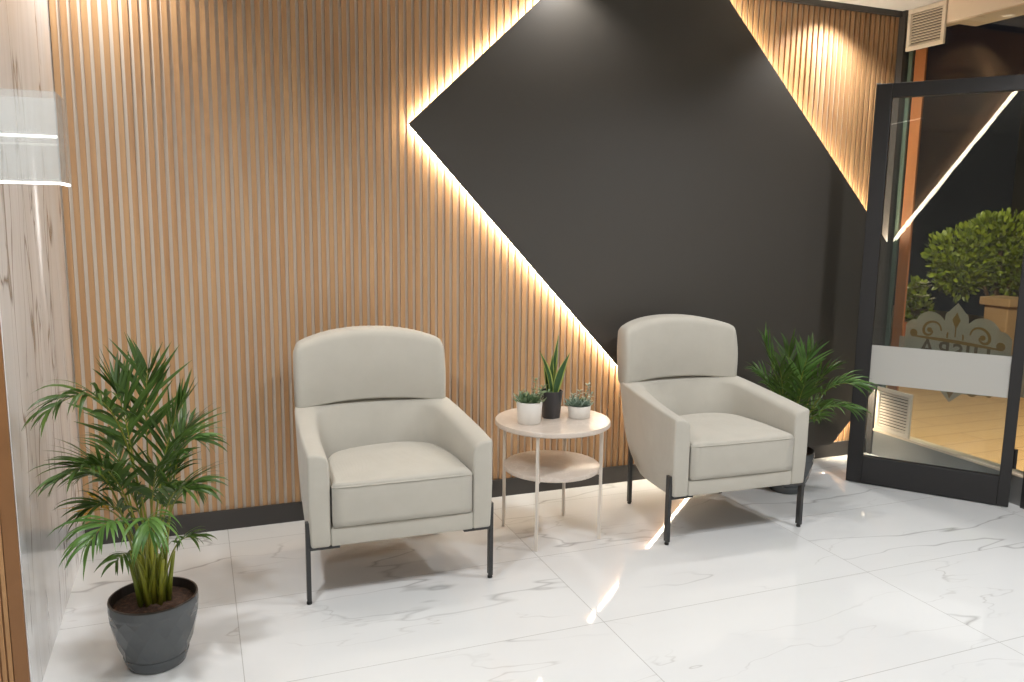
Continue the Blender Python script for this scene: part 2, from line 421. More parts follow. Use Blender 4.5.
# ------------------------------------------------------------------ armchairs
def catmull(pts, n):
    pts = [Vector(p) for p in pts]; out = []
    m = len(pts) - 1
    for i in range(n + 1):
        u = i / n * m; k = min(int(u), m - 1); t = u - k
        p0, p1, p2, p3 = pts[max(k - 1, 0)], pts[k], pts[k + 1], pts[min(k + 2, m)]
        out.append(.5 * ((2 * p1) + (p2 - p0) * t + (2 * p0 - 5 * p1 + 4 * p2 - p3) * t * t + (3 * p1 - p0 - 3 * p2 + p3) * t ** 3))
    return out
def lerp_tab(tab, x):
    if x <= tab[0][0]: return tab[0][1]
    for (a, p), (b, q) in zip(tab, tab[1:]):
        if x <= b: return p + (q - p) * (x - a) / (b - a)
    return tab[-1][1]
def make_chair(label):
    t = thing('armchair', label, 'armchair', group='cream armchairs')
    half_o = [(-.35, -.03), (-.351, .10), (-.346, .24), (-.338, .40), (-.322, .52), (-.272, .612), (-.16, .658), (0, .672)]
    half_i = [(-.271, -.03), (-.270, .10), (-.266, .22), (-.254, .33), (-.236, .42), (-.19, .485), (-.11, .522), (0, .535)]
    N = 28
    def full(h):
        a = catmull(h, N); return a + [Vector((-p.x, p.y)) for p in reversed(a[:-1])]
    O, I = full(half_o), full(half_i)
    rim = lambda y: lerp_tab([(-.03, .572), (.50, .634), (.7, .640)], y)
    lean_o = lambda z: lerp_tab([(.222, .20), (.24, .165), (.27, .13), (.32, .095), (.40, .06), (.48, .035), (.64, 0)], z)
    lean_i = lambda z: lerp_tab([(.28, .09), (.64, 0)], z)
    rings = []
    for o, i in zip(O, I):
        wt = min(max((o.y - .02) / .5, 0), 1) ** 1.5; wi = min(max((i.y - .02) / .42, 0), 1)
        r = rim(o.y); ring = []
        for z in (.222, .232, .25, .285, .33, .40, .47, .54):
            ring.append(Vector((o.x * (1 - .03 * wt * (r - z) / .4 - .02 * min(max((.36 - z) / .12, 0), 1)), o.y - lean_o(z) * wt, z)))
        ring.append(Vector((o.x, o.y, r)))
        for f, dz in ((.22, 0), (.45, .002), (.68, .007), (.86, .016), (.96, .032)):
            q = o.lerp(i, f); ring.append(Vector((q.x, q.y, r - dz)))
        for z in (.50, .45, .38, .29, .222):
            ring.append(Vector((i.x, i.y - lean_i(z) * wi, z)))
        for p in ring: p.x -= .015 * min(max(p.y / .5, 0), 1)
        rings.append(ring)
    m = MB(); m.rings(rings); m.build('shell', M['fabric'], t, smooth='all', bevel=.02, seg=4, angle=50)
    # front rail and deck under the cushion
    m = MB(); m.box(-.2705, .2705, -.0295, .33, .2225, .292); m.build('seat_rail', M['fabric'], t, bevel=.006, seg=3, smooth='all')
    m = MB(); m.box(-.29, .29, -.015, .44, .2195, .2222); o = m.build('dust_cover', M['glide'], t); o['label'] = 'black cloth under the seat'
    # seat cushion
    hp = [(-.264, -.036), (-.2645, .05), (-.263, .16), (-.251, .255), (-.222, .345), (-.168, .40), (-.09, .432), (0, .440)]
    a = catmull(hp, 24); back = a + [Vector((-p.x, p.y)) for p in reversed(a[:-1])]
    front = [Vector((.264 - .528 * k / 12, -.036 - .004 * math.sin(PI * k / 12))) for k in range(1, 12)]
    loop = back + front
    c = Vector((0, .17))
    def ring(ins, z, crown=0):
        out = []
        for p in loop:
            d = (p - c); L = d.length; q = c + d * max(0, (L - ins) / L)
            out.append(Vector((q.x, q.y, z(q) if callable(z) else z)))
        return out
    top = lambda k: (lambda q: .462 + .016 * (1 - k ** 2.2) + .004 * min(max(q.y / .4, 0), 1) + .004 * math.sin(q.x * 9))
    R_ = [ring(.012, .293), ring(.002, .298), ring(0, .32), ring(0, .38), ring(.0, .44), ring(.003, .453), ring(.009, .461), ring(.022, top(.95)), ring(.05, top(.85)), ring(.09, top(.68)), ring(.14, top(.45)), ring(.19, top(.2))]
    m = MB(); m.rings(R_); cu = m.build('seat_cushion', M['fabric'], t, smooth='all')
    m = MB(); m.tube([(p.x, p.y - .001, .4465) for p in [Vector((-.2645, .05)), Vector((-.2645, 0)), Vector((-.264, -.034))] + list(reversed(front)) + [Vector((.264, -.034)), Vector((.2645, 0)), Vector((.2645, .05))]], .0028, 6)
    m.build('piping', M['fabric'], cu, smooth='all')
    # wrap-around upper back
    rings = []; NU = 44
    for k in range(NU + 1):
        u = -1 + 2 * k / NU; x = .319 * u
        s_ = max(0, (abs(x) - .293) / .026); ins = .026 * (1 - math.sqrt(max(0, 1 - s_ * s_)))
        yf = .528 - .075 * abs(u) ** 2.4; th = .138 - .022 * u * u
        zb = .620 + .016 * (1 - u * u); zt_ = .940 - .050 * abs(u) ** 2.2 - .004 * abs(u) ** 8
        hx, hz = th / 2 - ins * .9, (zt_ - zb) / 2 - ins * .55
        hx = max(hx, .012); rr = min(.035, hx * .95)
        cy, cz = yf + th / 2, (zt_ + zb) / 2 - ins * .45
        ring = []
        corners = [(-1, -1, PI, 1.5 * PI), (1, -1, 1.5 * PI, 2 * PI), (1, 1, 0, .5 * PI), (-1, 1, .5 * PI, PI)]
        nose = Vector((0, 0))
        for sx, sz, a0, a1 in corners:
            r2 = rr if sz > 0 else min(rr, .012)
            for j in range(5):
                aa = a0 + (a1 - a0) * j / 4
                yy = sx * (hx - r2) + r2 * math.cos(aa); zz = sz * (hz - r2) + r2 * math.sin(aa)
                bulge = -.012 * (1 - (zz / hz) ** 2) if sx < 0 and abs(zz) < hz else 0
                ring.append(Vector((x, cy + yy + (cz + zz - .612) * .08, cz + zz)))
            if sx > 0 and sz < 0 or sx < 0 and sz > 0:   # a few points down the long faces
                for f in (.3, .5, .7):
                    zz = (hz - rr) * (-sz if sx < 0 else 1) * 0 + (hz - rr) * (2 * f - 1) * (1 if sx > 0 else -1)
                    bl = .010 * (1 - (2 * f - 1) ** 2)
                    ring.append(Vector((x, cy + sx * (hx + bl) + (cz + zz - .612) * .08, cz + zz)))
        rings.append([p + Vector((-.019, 0, 0)) for p in ring])
    m = MB(); m.rings(rings); m.build('upper_back', M['fabric'], t, smooth='all')
    # legs
    for sx in (-1, 1):
        m = MB(); m.box(sx * .3515 - .008, sx * .3515 + .008, -.015, .015, .014, .315)
        m.box(min(sx * .35, sx * .238), max(sx * .35, sx * .238), -.018, .016, .210, .2225)
        lg = m.build('leg', M['leg'], t, bevel=.002)
        m = MB(); m.lathe([(.006, .010), (.006, .016)], 12, (sx * .3515, 0, 0)); m.lathe([(.0095, 0), (.0105, .004), (.009, .011)], 14, (sx * .3515, 0, 0)); m.build('glide', M['glide'], lg)
        m = MB(); a, b = Vector((sx * .268, .518, .008)), Vector((sx * .274, .512, .40))
        m.rings([[p + Vector((dx, dy, 0)) for dx, dy in ((-.008, -.013), (.008, -.013), (.008, .013), (-.008, .013))] for p in (a, b)])
        lg = m.build('leg', M['leg'], t, bevel=.002)
        m = MB(); m.lathe([(.009, 0), (.010, .004), (.008, .010)], 14, (sx * .268, .518, 0)); m.build('glide', M['glide'], lg)
    return t
ch = make_chair('cream upholstered armchair in front of the wood slats, left of the round side table')
ch.location = (1.181, -.873, 0); ch.rotation_euler = (0, 0, -.022)
dup(ch, (2.73, -.848, 0), -.038, 'cream upholstered armchair in front of the black panel, beside the smaller palm')

# ------------------------------------------------------------------ side table
tb = thing('side_table', 'round two-tier beige side table with slim legs between the armchairs', 'side table', (1.950, -.535, 0))
m = MB(); m.lathe([(0, .511), (.253, .511), (.258, .515), (.258, .529), (.255, .533), (0, .533)], 72); m.build('tabletop', M['table'], tb, smooth=True)
m = MB(); m.lathe([(0, .306), (.212, .306), (.2165, .309), (.2165, .323), (.2135, .326), (0, .326)], 72); m.build('shelf', M['table'], tb, smooth=True)
for dx, dy in ((-.173, .141), (-.144, -.172), (.144, .171), (.173, -.139)):
    r = math.hypot(dx, dy); a = math.atan2(dy, dx)
    mt = Matrix.Rotation(a, 4, 'Z')
    m = MB(); m.box(.2185, .2315, -.0065, .0065, 0, .511, mt); m.box(.19, .218, -.006, .006, .299, .306, mt); m.build('leg', M['tableleg'], tb, bevel=.0015)

# ------------------------------------------------------------------ small pots on the table
def blade(m, pts, w, fold=.25, side=None, prof=None):
    """a leaf blade along pts; w: half width; two strips with a shallow fold"""
    pts = [Vector(p) for p in pts]; n = len(pts); vs = []
    for i, p in enumerate(pts):
        t = (pts[min(i + 1, n - 1)] - pts[max(i - 1, 0)]).normalized()
        s = side - t * side.dot(t) if side is not None else t.cross(Vector((0, 0, 1)))
        if s.length < 1e-4: s = Vector((1, 0, 0))
        s.normalize(); nn = s.cross(t)
        u = i / (n - 1)
        ww = w * (prof(u) if prof else math.sin(PI * min(.04 + .96 * u, 1) ** .75) ** .8)
        vs += [p - s * ww + nn * ww * fold, p, p + s * ww + nn * ww * fold]
    fs = []
    for i in range(n - 1):
        b = i * 3; fs += [(b, b + 1, b + 4, b + 3), (b + 1, b + 2, b + 5, b + 4)]
    m.add(vs, fs)

def small_pot(name, label, loc, prof, mat, soilz, soilr, group=None, seg=40, sc=1.0):
    p = thing(name, label, 'potted plant', loc, 0, group)
    m = MB(); m.lathe(prof, seg); m.build('pot', mat, p, smooth=True)
    m = MB(); m.lathe([(0, soilz - .006), (soilr, soilz - .006), (soilr, soilz - .001), (soilr * .5, soilz + .002), (0, soilz + .003)], 24); m.build('soil', M['soil'], p, smooth=True)
    p.scale = (sc, sc, sc); return p
def rosette(par, c, n, L, w, mat, tilt0=.3, name='rosette', z0=0):
    m = MB()
    for k in range(n):
        L_ = L * 1.3; a = k * 2.399963; f = k / n; el = tilt0 + (1.25 - tilt0) * f; l = L_ * (1 - .5 * f)
        d = Vector((math.cos(a) * math.cos(el), math.sin(a) * math.cos(el), math.sin(el)))
        s = Vector((-math.sin(a), math.cos(a), 0))
        pts = [Vector(c) + d * (l * u) + Vector((0, 0, .25 * l * u * u)) for u in (0, .25, .5, .75, 1)]
        blade(m, pts, w * 1.15 * (1 - .3 * f), .35, s, lambda u: [.45, .8, 1, .85, .1][round(u * 4)])
    m.build(name, mat, par, smooth='all', fixn=False)
def sprig(par, pts, n, L, w, mat, name='sprig'):
    m = MB(); pp = catmull(pts, n); m.tube(pp, [.0016] * len(pp), 5)
    for i, p in enumerate(pp[2:]):
        for j in range(2):
            a = i * 1.9 + j * PI + random.uniform(-.3, .3)
            d = Vector((math.cos(a), math.sin(a), random.uniform(.1, .7))).normalized(); l = L * random.uniform(.7, 1.1)
            blade(m, [p, p + d * l * .35, p + d * l * .7, p + d * l + Vector((0, 0, -.002))], w, .2, d.cross(Vector((0, 0, 1))))
    m.build(name, mat, par, smooth='all', fixn=False)
ZT = .533
# white pot nearest the left armchair
p1 = small_pot('potted_succulent', 'taller white pot with trailing green succulents, nearest the left armchair', (1.823, -.566, ZT),
               [(0, 0), (.041, 0), (.045, .003), (.051, .082), (.051, .087), (.047, .087), (.0455, .072), (0, .070)], M['pot_white'], .074, .0462, 'succulents in white pots', sc=1.12)
rosette(p1, (-.022, -.012, .078), 16, .042, .010, M['succ'], .12)
rosette(p1, (.012, -.022, .078), 16, .040, .009, M['succ'], .2)
rosette(p1, (.018, .018, .078), 14, .036, .009, M['succ_g'], .3)
rosette(p1, (-.012, .022, .078), 14, .042, .009, M['succ'], .35)
for q in ([(.0, .0, .075), (.012, -.004, .11), (.022, -.006, .145), (.024, -.004, .175)], [(.01, -.01, .075), (.032, -.015, .105), (.058, -.012, .12), (.078, -.008, .118)],
          [(-.01, .01, .075), (-.018, .01, .10), (-.03, .008, .125)], [(.02, .01, .075), (.045, .01, .115), (.07, .01, .14)], [(0, -.02, .075), (.02, -.03, .1), (.035, -.035, .125)]):
    sprig(p1, q, 10, .022, .005, M['succ'])
# dark pot with a variegated snake plant
p2 = thing('potted_snake_plant', 'dark tapered pot holding an upright snake plant with yellow-edged leaves', 'potted plant', (1.955, -.503, ZT), .3); p2.scale = (1.1, 1.1, 1.1)
N = 6; rr = []
for z, r, tw in ((0, .036, 0), (.003, .0385, 0), (.06, .043, .12), (.106, .048, .22), (.112, .049, .23), (.112, .045, .23), (.098, .043, .2)):
    ring = []
    for k in range(N * 6):
        a = 2 * PI * k / (N * 6); c = math.cos(PI / N) / math.cos(((a) % (2 * PI / N)) - PI / N); q = .55 * c + .45
        ring.append(Vector((r * q * math.cos(a + tw), r * q * math.sin(a + tw), z)))
    rr.append(ring)
m = MB(); m.rings(rr); m.build('pot', M['pot_black'], p2, smooth=True)
m = MB(); m.lathe([(0, .094), (.042, .094), (.042, .100), (.02, .103), (0, .104)], 24); m.build('soil', M['soil'], p2, smooth=True)
def snake_leaf(base, tip, bend, w, face):
    base, tip, bend = Vector(base), Vector(tip), Vector(bend); tip = base + (tip - base) * 1.14; bend = base + (bend - base) * 1.14; w *= 1.1
    pts = [base * (1 - u) ** 2 + bend * 2 * u * (1 - u) + tip * u * u for u in [i / 9 for i in range(10)]]
    n = len(pts); fc = Vector(face).normalized(); vs = []; m = MB()
    for i, p in enumerate(pts):
        t = (pts[min(i + 1, n - 1)] - pts[max(i - 1, 0)]).normalized(); s = t.cross(fc).normalized(); nn = s.cross(t)
        u = i / (n - 1); ww = w * (.65 + .5 * math.sin(PI * min(u * 1.1, 1)) ** .8) * (1 - u ** 3.5) + .0004
        for a in (-1, -.72, -.3, .3, .72, 1): vs.append(p + s * ww * a + nn * (ww * .5 * a * a))
        for a in (.72, -.72): vs.append(p + s * ww * a * 1.02 + nn * (ww * .5 * a * a - .002))
    K = 8
    for i in range(n - 1):
        for j in range(K):
            a, b = i * K + j, i * K + (j + 1) % K
            m.mat(1 if j in (0, 4, 5, 7) else 0)
            m.f.append([a, b, b + K, a + K]); m.mi.append(m.cur)
    m.v = vs
    m.build('leaf', [M['snake'], M['snake_edge']], p2, smooth='all')
snake_leaf((0, .005, .095), (.012, .01, .235), (-.004, .012, .16), .017, (.2, -1, .1))
snake_leaf((-.006, -.006, .095), (-.075, -.02, .262), (-.014, -.006, .17), .013, (.3, -1, .1))
snake_leaf((.012, -.008, .095), (.062, -.03, .245), (.018, -.008, .16), .0145, (-.4, -1, .2))
snake_leaf((.006, .014, .095), (.056, .03, .300), (.012, .012, .20), .013, (.1, -1, .1))
snake_leaf((.018, .006, .095), (.040, -.012, .19), (.026, .0, .14), .014, (-.6, -1, .2))
snake_leaf((-.012, .008, .095), (-.026, .016, .2), (-.02, .012, .15), .011, (.4, -1, .1))
# low white pot at the right
p3 = small_pot('potted_succulent', 'low white pot with grey-green rosettes and thin sprigs, rightmost on the round table', (2.077, -.542, ZT),
               [(0, 0), (.046, 0), (.050, .003), (.053, .052), (.053, .057), (.049, .057), (.048, .047), (0, .045)], M['pot_white'], .049, .0485, 'succulents in white pots', sc=.98)
rosette(p3, (-.024, -.018, .054), 18, .038, .011, M['succ_g'], .1)
rosette(p3, (.020, -.022, .052), 16, .034, .010, M['succ_g'], .25)
rosette(p3, (.024, .02, .052), 16, .036, .010, M['succ'], .2)
rosette(p3, (-.016, .02, .054), 16, .040, .010, M['succ_g'], .3)
rosette(p3, (-.044, -.004, .056), 12, .030, .009, M['succ_g'], .1)
for q in ([(.02, .0, .05), (.03, .002, .085), (.042, .004, .118), (.046, .004, .15)], [(.0, .01, .05), (.002, .014, .08), (.012, .016, .12)],
          [(-.02, .01, .05), (-.028, .01, .08), (-.024, .01, .105)], [(.03, -.01, .05), (.045, -.012, .075), (.055, -.012, .105)]):
    sprig(p3, q, 9, .024, .0055, M['succ_g'])

# ------------------------------------------------------------------ palms in faceted pots
def faceted_pot(par, H=.225, r1=.132, r0=.088):
    m = MB(); SEG = 48
    m.lathe([(0, 0), (r0 - .006, 0), (r0, .004), (r0 + .0105, .038), (r0 + .0095, .0405), (0, .0405)], SEG)
    m.build('saucer', M['pot_grey'], par, smooth=True)
    NC = 14; rows = []
    zs = (.041, .082, .125, .168, .196); 
    for i, z in enumerate(zs):
        u = (z - .041) / (H - .041); r = (r0 + .010) + (r1 - r0 - .008) * math.sin(u * PI / 2 * .96) ** .9
        k = 1.012 if 0 < i < len(zs) - 1 else 1
        rows.append([Vector((r * k * math.cos(2 * PI * (j + .5 * (i % 2)) / NC), r * k * math.sin(2 * PI * (j + .5 * (i % 2)) / NC), z)) for j in range(NC)])
    vs = [p for r in rows for p in r]; fs = []
    for i in range(len(rows) - 1):
        for j in range(NC):
            a, b = i * NC + j, i * NC + (j + 1) % NC; c, d = a + NC, b + NC
            if i % 2 == 0: fs += [(a, b, c), (b, d, c)]
            else: fs += [(a, b, d), (a, d, c)]
    m = MB(); m.add(vs, fs)
    # bottom and the smooth rim
    rt = (rows[-1][0].xy).length
    ring = lambda r, z: [Vector((r * math.cos(2 * PI * (j / 4 + .5 * ((len(zs) - 1) % 2)) / NC), r * math.sin(2 * PI * (j / 4 + .5 * ((len(zs) - 1) % 2)) / NC), z)) for j in range(NC * 4)]
    m.rings([ring(rt * .985, .186), ring(rt * 1.002, .197), ring(r1, H - .004)], False, False)
    m.mat(1); m.rings([ring(r1, H - .004), ring(r1 - .001, H), ring(r1 - .006, H), ring(r1 - .009, H - .03), ring(r1 - .016, H - .06)], False, False)
    m.build('pot', [M['pot_grey'], M['pot_rim']], par)
    m = MB(); rg = []
    for i in range(9):
        r = (r1 - .0085) * (1 - i / 9); rg.append([Vector((r * math.cos(2 * PI * k / 40), r * math.sin(2 * PI * k / 40), H - .030 + .012 * (i / 9) + random.uniform(-.004, .004) * (i > 0))) for k in range(40)])
    rg = [[Vector((p.x, p.y, H - .045)) for p in rg[0]]] + rg
    m.rings(rg); m.build('soil', M['soil'], par, smooth='all')

def frond(par, base, ctrl, tip, mat, nl=15, L=.20, w=.0075, start=.48, droop=.35, stem_r=.0045, seed=0, spread=.75):
    rnd = random.Random(seed)
    base, tip = Vector(base), Vector(tip); c1 = Vector(ctrl)
    B = lambda u: base * (1 - u) ** 3 + (base * .35 + c1 * .65) * 3 * u * (1 - u) ** 2 + c1 * 3 * u * u * (1 - u) + tip * u ** 3
    pts = [B(i / 20) for i in range(21)]
    m = MB(); m.mat(1); m.tube(pts, [stem_r * (1 - .8 * i / 20) for i in range(21)], 6); m.mat(0)
    nl = int(nl * 1.25)
    for i in range(nl):
        u = start + (1 - start) * (i + .3) / nl
        for sg in (-1, 1):
            uu = min(u + rnd.uniform(-.012, .012), .995); p = B(uu); t = (B(min(uu + .02, 1)) - B(uu - .02)).normalized()
            s = t.cross(Vector((0, 0, 1)))
            if s.length < .25: s = t.cross(Vector((rnd.uniform(-.3, .3), -1, .2)))
            s.normalize(); nrm = s.cross(t)
            f = (uu - start) / (1 - start)
            ln = L * (.55 + .6 * math.sin(PI * min(max(.18 + .75 * f, 0), 1))) * rnd.uniform(.72, 1.2)
            ang = (1.05 - .62 * f) * spread + rnd.uniform(-.22, .22)
            d = (t * math.cos(ang) + s * sg * math.sin(ang) + nrm * rnd.uniform(-.05, .42)).normalized()
            q = []; dd = d.copy(); pos = p.copy(); step = ln / 6
            for k in range(7):
                q.append(pos.copy()); pos += dd * step; dd = (dd + Vector((0, 0, -droop * (.25 + k * .09) * rnd.uniform(.7, 1.3)))).normalized()
            blade(m, q, w * rnd.uniform(.85, 1.15), .3, s.cross(d).cross(d) if False else (t - d * t.dot(d)), lambda v: [.35, .8, 1, .95, .75, .42, .03][round(v * 6)])
    return m.build('frond', [mat, M['stem']], par, smooth='all', fixn=False)

def palm(label, loc, rz, fronds, scale=1, L=.2, canes=12, group='palms'):
    t = thing('potted_palm', label, 'potted palm', loc, rz, group)
    faceted_pot(t)
    rnd = random.Random(len(fronds))
    m = MB()
    for k in range(canes):
        a = k * 2.4; r = .012 + .034 * math.sqrt(k / canes)
        b = Vector((r * math.cos(a), r * math.sin(a) * .8, .2)); h = rnd.uniform(.14, .24)
        tp = b + Vector((b.x * .35 + rnd.uniform(-.012, .012), b.y * .35, h))
        m.tube([b, b * .5 + tp * .5 + Vector((rnd.uniform(-.003, .003), 0, 0)), tp], [.0085, .0068, .005], 8)
    m.build('canes', M['stem'], t, smooth='all')
    for i, (cx, cy, cz, tx, ty, tz, mat, nl, LL, st, dr) in enumerate(fronds):
        a = i * 2.4; b = (.026 * math.cos(a) + cx * .06, .022 * math.sin(a), .205)
        frond(t, b, (cx, cy, cz), (tx, ty, tz), M[mat], nl, L * LL, .0058 * (.75 + .3 * LL), st, dr, seed=i * 13 + len(fronds))
    return t
# (control point, tip point) in metres from the pot's centre; local -y is towards the viewer
F1 = [
    (-.06, -.08, 1.0, -.225, -.22, .895, 'palm', 16, .72, .55, .55),
    (-.10, -.10, .76, -.21, -.22, .70, 'palm', 14, .68, .52, .45),
    (-.04, .02, .80, -.075, .05, .90, 'palm', 14, .85, .56, .10),
    (.0, .06, .80, .02, .10, .93, 'palm', 14, .85, .58, .06),
    (.06, .0, .76, .115, .0, .84, 'palm', 13, .78, .56, .10),
    (.09, .03, .76, .155, .04, .70, 'palm_b', 13, .65, .54, .45),
    (.08, -.08, .64, .140, -.14, .60, 'palm', 12, .62, .52, .50),
    (-.07, -.16, .62, -.155, -.27, .52, 'palm_b', 12, .72, .55, .60),
    (-.09, .08, .66, -.175, .12, .60, 'palm', 13, .68, .52, .40),
    (.0, -.16, .60, .0, -.26, .53, 'palm_b', 10, .66, .66, .80),
    (.07, -.10, .46, .125, -.15, .45, 'palm', 7, .45, .62, .55),
    (-.05, -.12, .46, -.095, -.20, .43, 'palm', 6, .42, .64, .6),
    (.06, -.12, .64, .11, -.20, .62, 'palm', 13, .72, .54, .25),
    (-.07, -.12, .70, -.14, -.18, .72, 'palm', 13, .78, .54, .25),
    (.07, .06, .70, .14, .12, .74, 'palm', 12, .72, .56, .2),
    (-.07, .14, .66, -.11, .22, .68, 'palm', 12, .66, .54, .35),
    (-.08, .04, .54, -.16, .06, .50, 'palm_y', 5, .5, .76, .15),
    (.02, -.06, .64, .03, -.14, .68, 'palm', 13, .72, .54, .15),
    (-.03, .0, .60, -.09, -.04, .62, 'palm', 13, .62, .52, .45),
    (.04, .04, .58, .10, .06, .62, 'palm', 12, .58, .52, .4),
    (-.06, -.05, .60, -.17, -.10, .56, 'palm', 12, .62, .52, .5),
]
palm('tall potted palm in a grey faceted pot beside the marble column', (.322, -1.090, 0), .06, F1, L=.185, canes=14)
F2 = [
    (-.09, .0, .66, -.16, .0, .80, 'palm_b', 14, .9, .45, .12),
    (-.10, .02, .58, -.18, .05, .62, 'palm_b', 13, .7, .42, .35),
    (-.08, .06, .48, -.15, .12, .48, 'palm', 12, .6, .42, .4),
    (.03, .0, .62, .075, .0, .76, 'palm_b', 13, .85, .45, .12),
    (-.02, .04, .62, -.03, .08, .76, 'palm', 13, .85, .45, .1),
    (.10, .02, .62, .19, .04, .66, 'palm', 13, .85, .42, .25),
    (.17, -.04, .66, .33, -.08, .60, 'palm_b', 15, .85, .48, .4),
    (.15, -.10, .54, .30, -.16, .50, 'palm_b', 13, .8, .45, .5),
    (.10, .08, .48, .20, .14, .46, 'palm', 12, .75, .42, .4),
    (-.04, -.06, .56, -.07, -.11, .68, 'palm', 13, .85, .42, .25),
    (.03, -.12, .54, .06, -.20, .62, 'palm', 13, .85, .42, .3),
    (.0, -.10, .48, .0, -.17, .48, 'palm', 12, .65, .45, .5),
    (-.06, -.06, .48, -.11, -.10, .50, 'palm', 12, .6, .45, .4),
    (.08, -.12, .46, .14, -.19, .45, 'palm', 12, .65, .45, .4),
    (.02, .02, .56, .03, .02, .64, 'palm', 13, .7, .42, .3),
    (.05, .06, .6, .10, .10, .74, 'palm', 12, .85, .45, .15),
]
palm('smaller bushy palm in a grey pot behind the armchair by the glass door', (3.385, -.41, 0), -.71, F2, L=.165, canes=12)

# ------------------------------------------------------------------ acrylic wall lamp on the column
lp = thing('wall_lamp', 'clear acrylic box lamp with lit edges sticking out past the marble column', 'wall lamp', (-.08, -1.34, 1.6))
X0, X1, Y0, Y1, Z0, Z1 = -.30, .268, -.075, .072, -.107, .112
m = MB()
for b in ((X0, X1, Y0, Y0 + .004, Z0, Z1), (X0, X1, Y1 - .004, Y1, Z0, Z1), (X1 - .004, X1, Y0 + .004, Y1 - .004, Z0, Z1), (X0, X0 + .004, Y0 + .004, Y1 - .004, Z0, Z1)): m.box(*b)
m.build('acrylic_box', M['acrylic'], lp)
m = MB(); m.box(X0, X1, Y0 - .002, Y0 + .006, Z0 - .006, Z0); m.box(X1 - .006, X1 + .002, Y0, Y1, Z0 - .006, Z0); m.build('lower_light_strip', M['lampedge'], lp)
m = MB(); m.box(X0, X1 - .004, Y0 + .005, Y0 + .010, Z0 + .108, Z0 + .114); m.build('painted_lamp_reflection', M['lampedge'], lp)  # glowing bar drawn for a ceiling lamp's reflection in the acrylic front
m = MB(); m.box(X0 + .02, .06, Y1, .083, -.06, .06); m.build('wall_bracket', M['steel'], lp)

# ------------------------------------------------------------------ vent grilles on the glazed front
def vent(label, y0, y1, z0, z1):
    t = thing('vent_grille', label, 'vent', (XR - .004, (y0 + y1) / 2, (z0 + z1) / 2), 0, 'white vent grilles')
    hy, hz = (y1 - y0) / 2, (z1 - z0) / 2; m = MB(); fw = .024
    for b in ((-hy, hy, hz - fw, hz), (-hy, hy, -hz, -hz + fw), (-hy, -hy + fw, -hz + fw, hz - fw), (hy - fw, hy, -hz + fw, hz - fw)): m.box(-.016, 0, *b)
    m.build('frame', M['vent'], t, bevel=.003)
    m = MB(); m.box(-.002, 0, -hy + fw, hy - fw, -hz + fw, hz - fw); m.build('backing', M['ventdark'], t)
    m = MB(); n = 12; pz = (2 * hz - 2 * fw) / n
    for k in range(n):
        z = -hz + fw + pz * (k + .5)
        m.box(-.0065, .0065, -hy + fw, hy - fw, -.0016, .0016, Matrix.Translation((-.008, 0, z)) @ Matrix.Rotation(-.75, 4, 'Y'))
    m.build('louvres', M['vent'], t)
vent('square cream vent grille high under the ceiling at the window corner', -.31, -.055, 2.39, 2.617)
vent('square white vent grille low behind the glass of the open door', -.312, -.055, .166, .43)

# ------------------------------------------------------------------ open glass door
dx, dy = .468, -.611; dl = math.hypot(dx, dy); ang = math.atan2(dy, dx); W_ = .772
d = struct(bpy.data.objects.new('door_1', None)); COL.objects.link(d); d.location = (3.814, -.394, 0); d.rotation_euler = (0, 0, ang)
HD = 2.124; TH = .021
m = MB()
for b in ((0, .078, .004, HD), (W_ - .052, W_, .004, HD), (.078, W_ - .052, HD - .072, HD), (.078, W_ - .052, .004, .155)): m.box(b[0], b[1], -TH, TH, b[2], b[3])
m.build('frame', M['doorframe'], d, bevel=.003)
m = MB(); m.box(.078, W_ - .052, -.004, .004, .155, HD - .072); m.build('pane', M['glass'], d)
m = MB(); m.box(.0785, W_ - .0525, -.0062, -.0045, .560, .770); o = m.build('frosted_band', M['frost'], d); o['label'] = 'white frosted band'
m = MB(); m.box(-.001, .02, -.012, .012, HD, HD + .006); m.build('top_pivot', M['steel'], d)
m = MB()
for z in (.25, 1.05, 1.85): m.tube([(W_ + .008, .01, z - .05), (W_ + .008, .01, z + .05)], .009, 10)
m.build('hinge', M['doorframe'], d)

# ------------------------------------------------------------------ decal on the window
sg = thing('window_sign', 'crown-like gold ornament with mirrored lettering stuck on the fixed window pane', 'window sign', (XR + .0092, -.535, .735)); sg.scale = (1, 1, .86)
# local frame: x out, y along the glass (towards the wall positive), z up
def flat(polys, mat, name, x0, x1):
    m = MB()
    for p in polys: m.prism(p, lambda a, b, d: (d, a, b), x0, x1)
    return m.build(name, mat, sg)
def circ(cy, cz, r, n=28, a0=0, a1=2 * PI): return [(cy + r * math.cos(a0 + (a1 - a0) * k / n), cz + r * math.sin(a0 + (a1 - a0) * k / n)) for k in range(n)]
def outline():
    pts = []
    for i in range(241):
        y = -.335 + .67 * i / 240
        zs = [.03]
        for c, z, r in ((0, .17, .075), (.165, .115, .105), (-.165, .115, .105), (.27, .085, .068), (-.27, .085, .068)):
            if abs(y - c) < r: zs.append(z + math.sqrt(r * r - (y - c) ** 2))
        if abs(y) < .075: zs.append(.295 - abs(y) * 1.1)
        pts.append((y, max(zs)))
    low = [(.335 - .67 * i / 60, -(.23 + .05 * math.cos((-.5 + i / 60) * PI * 1.0) + .07 * max(0, 1 - abs(i / 60 - .5) * 9))) for i in range(61)]
    return pts + low
flat([outline()], M['halo'], 'halo', .0018, .0024)
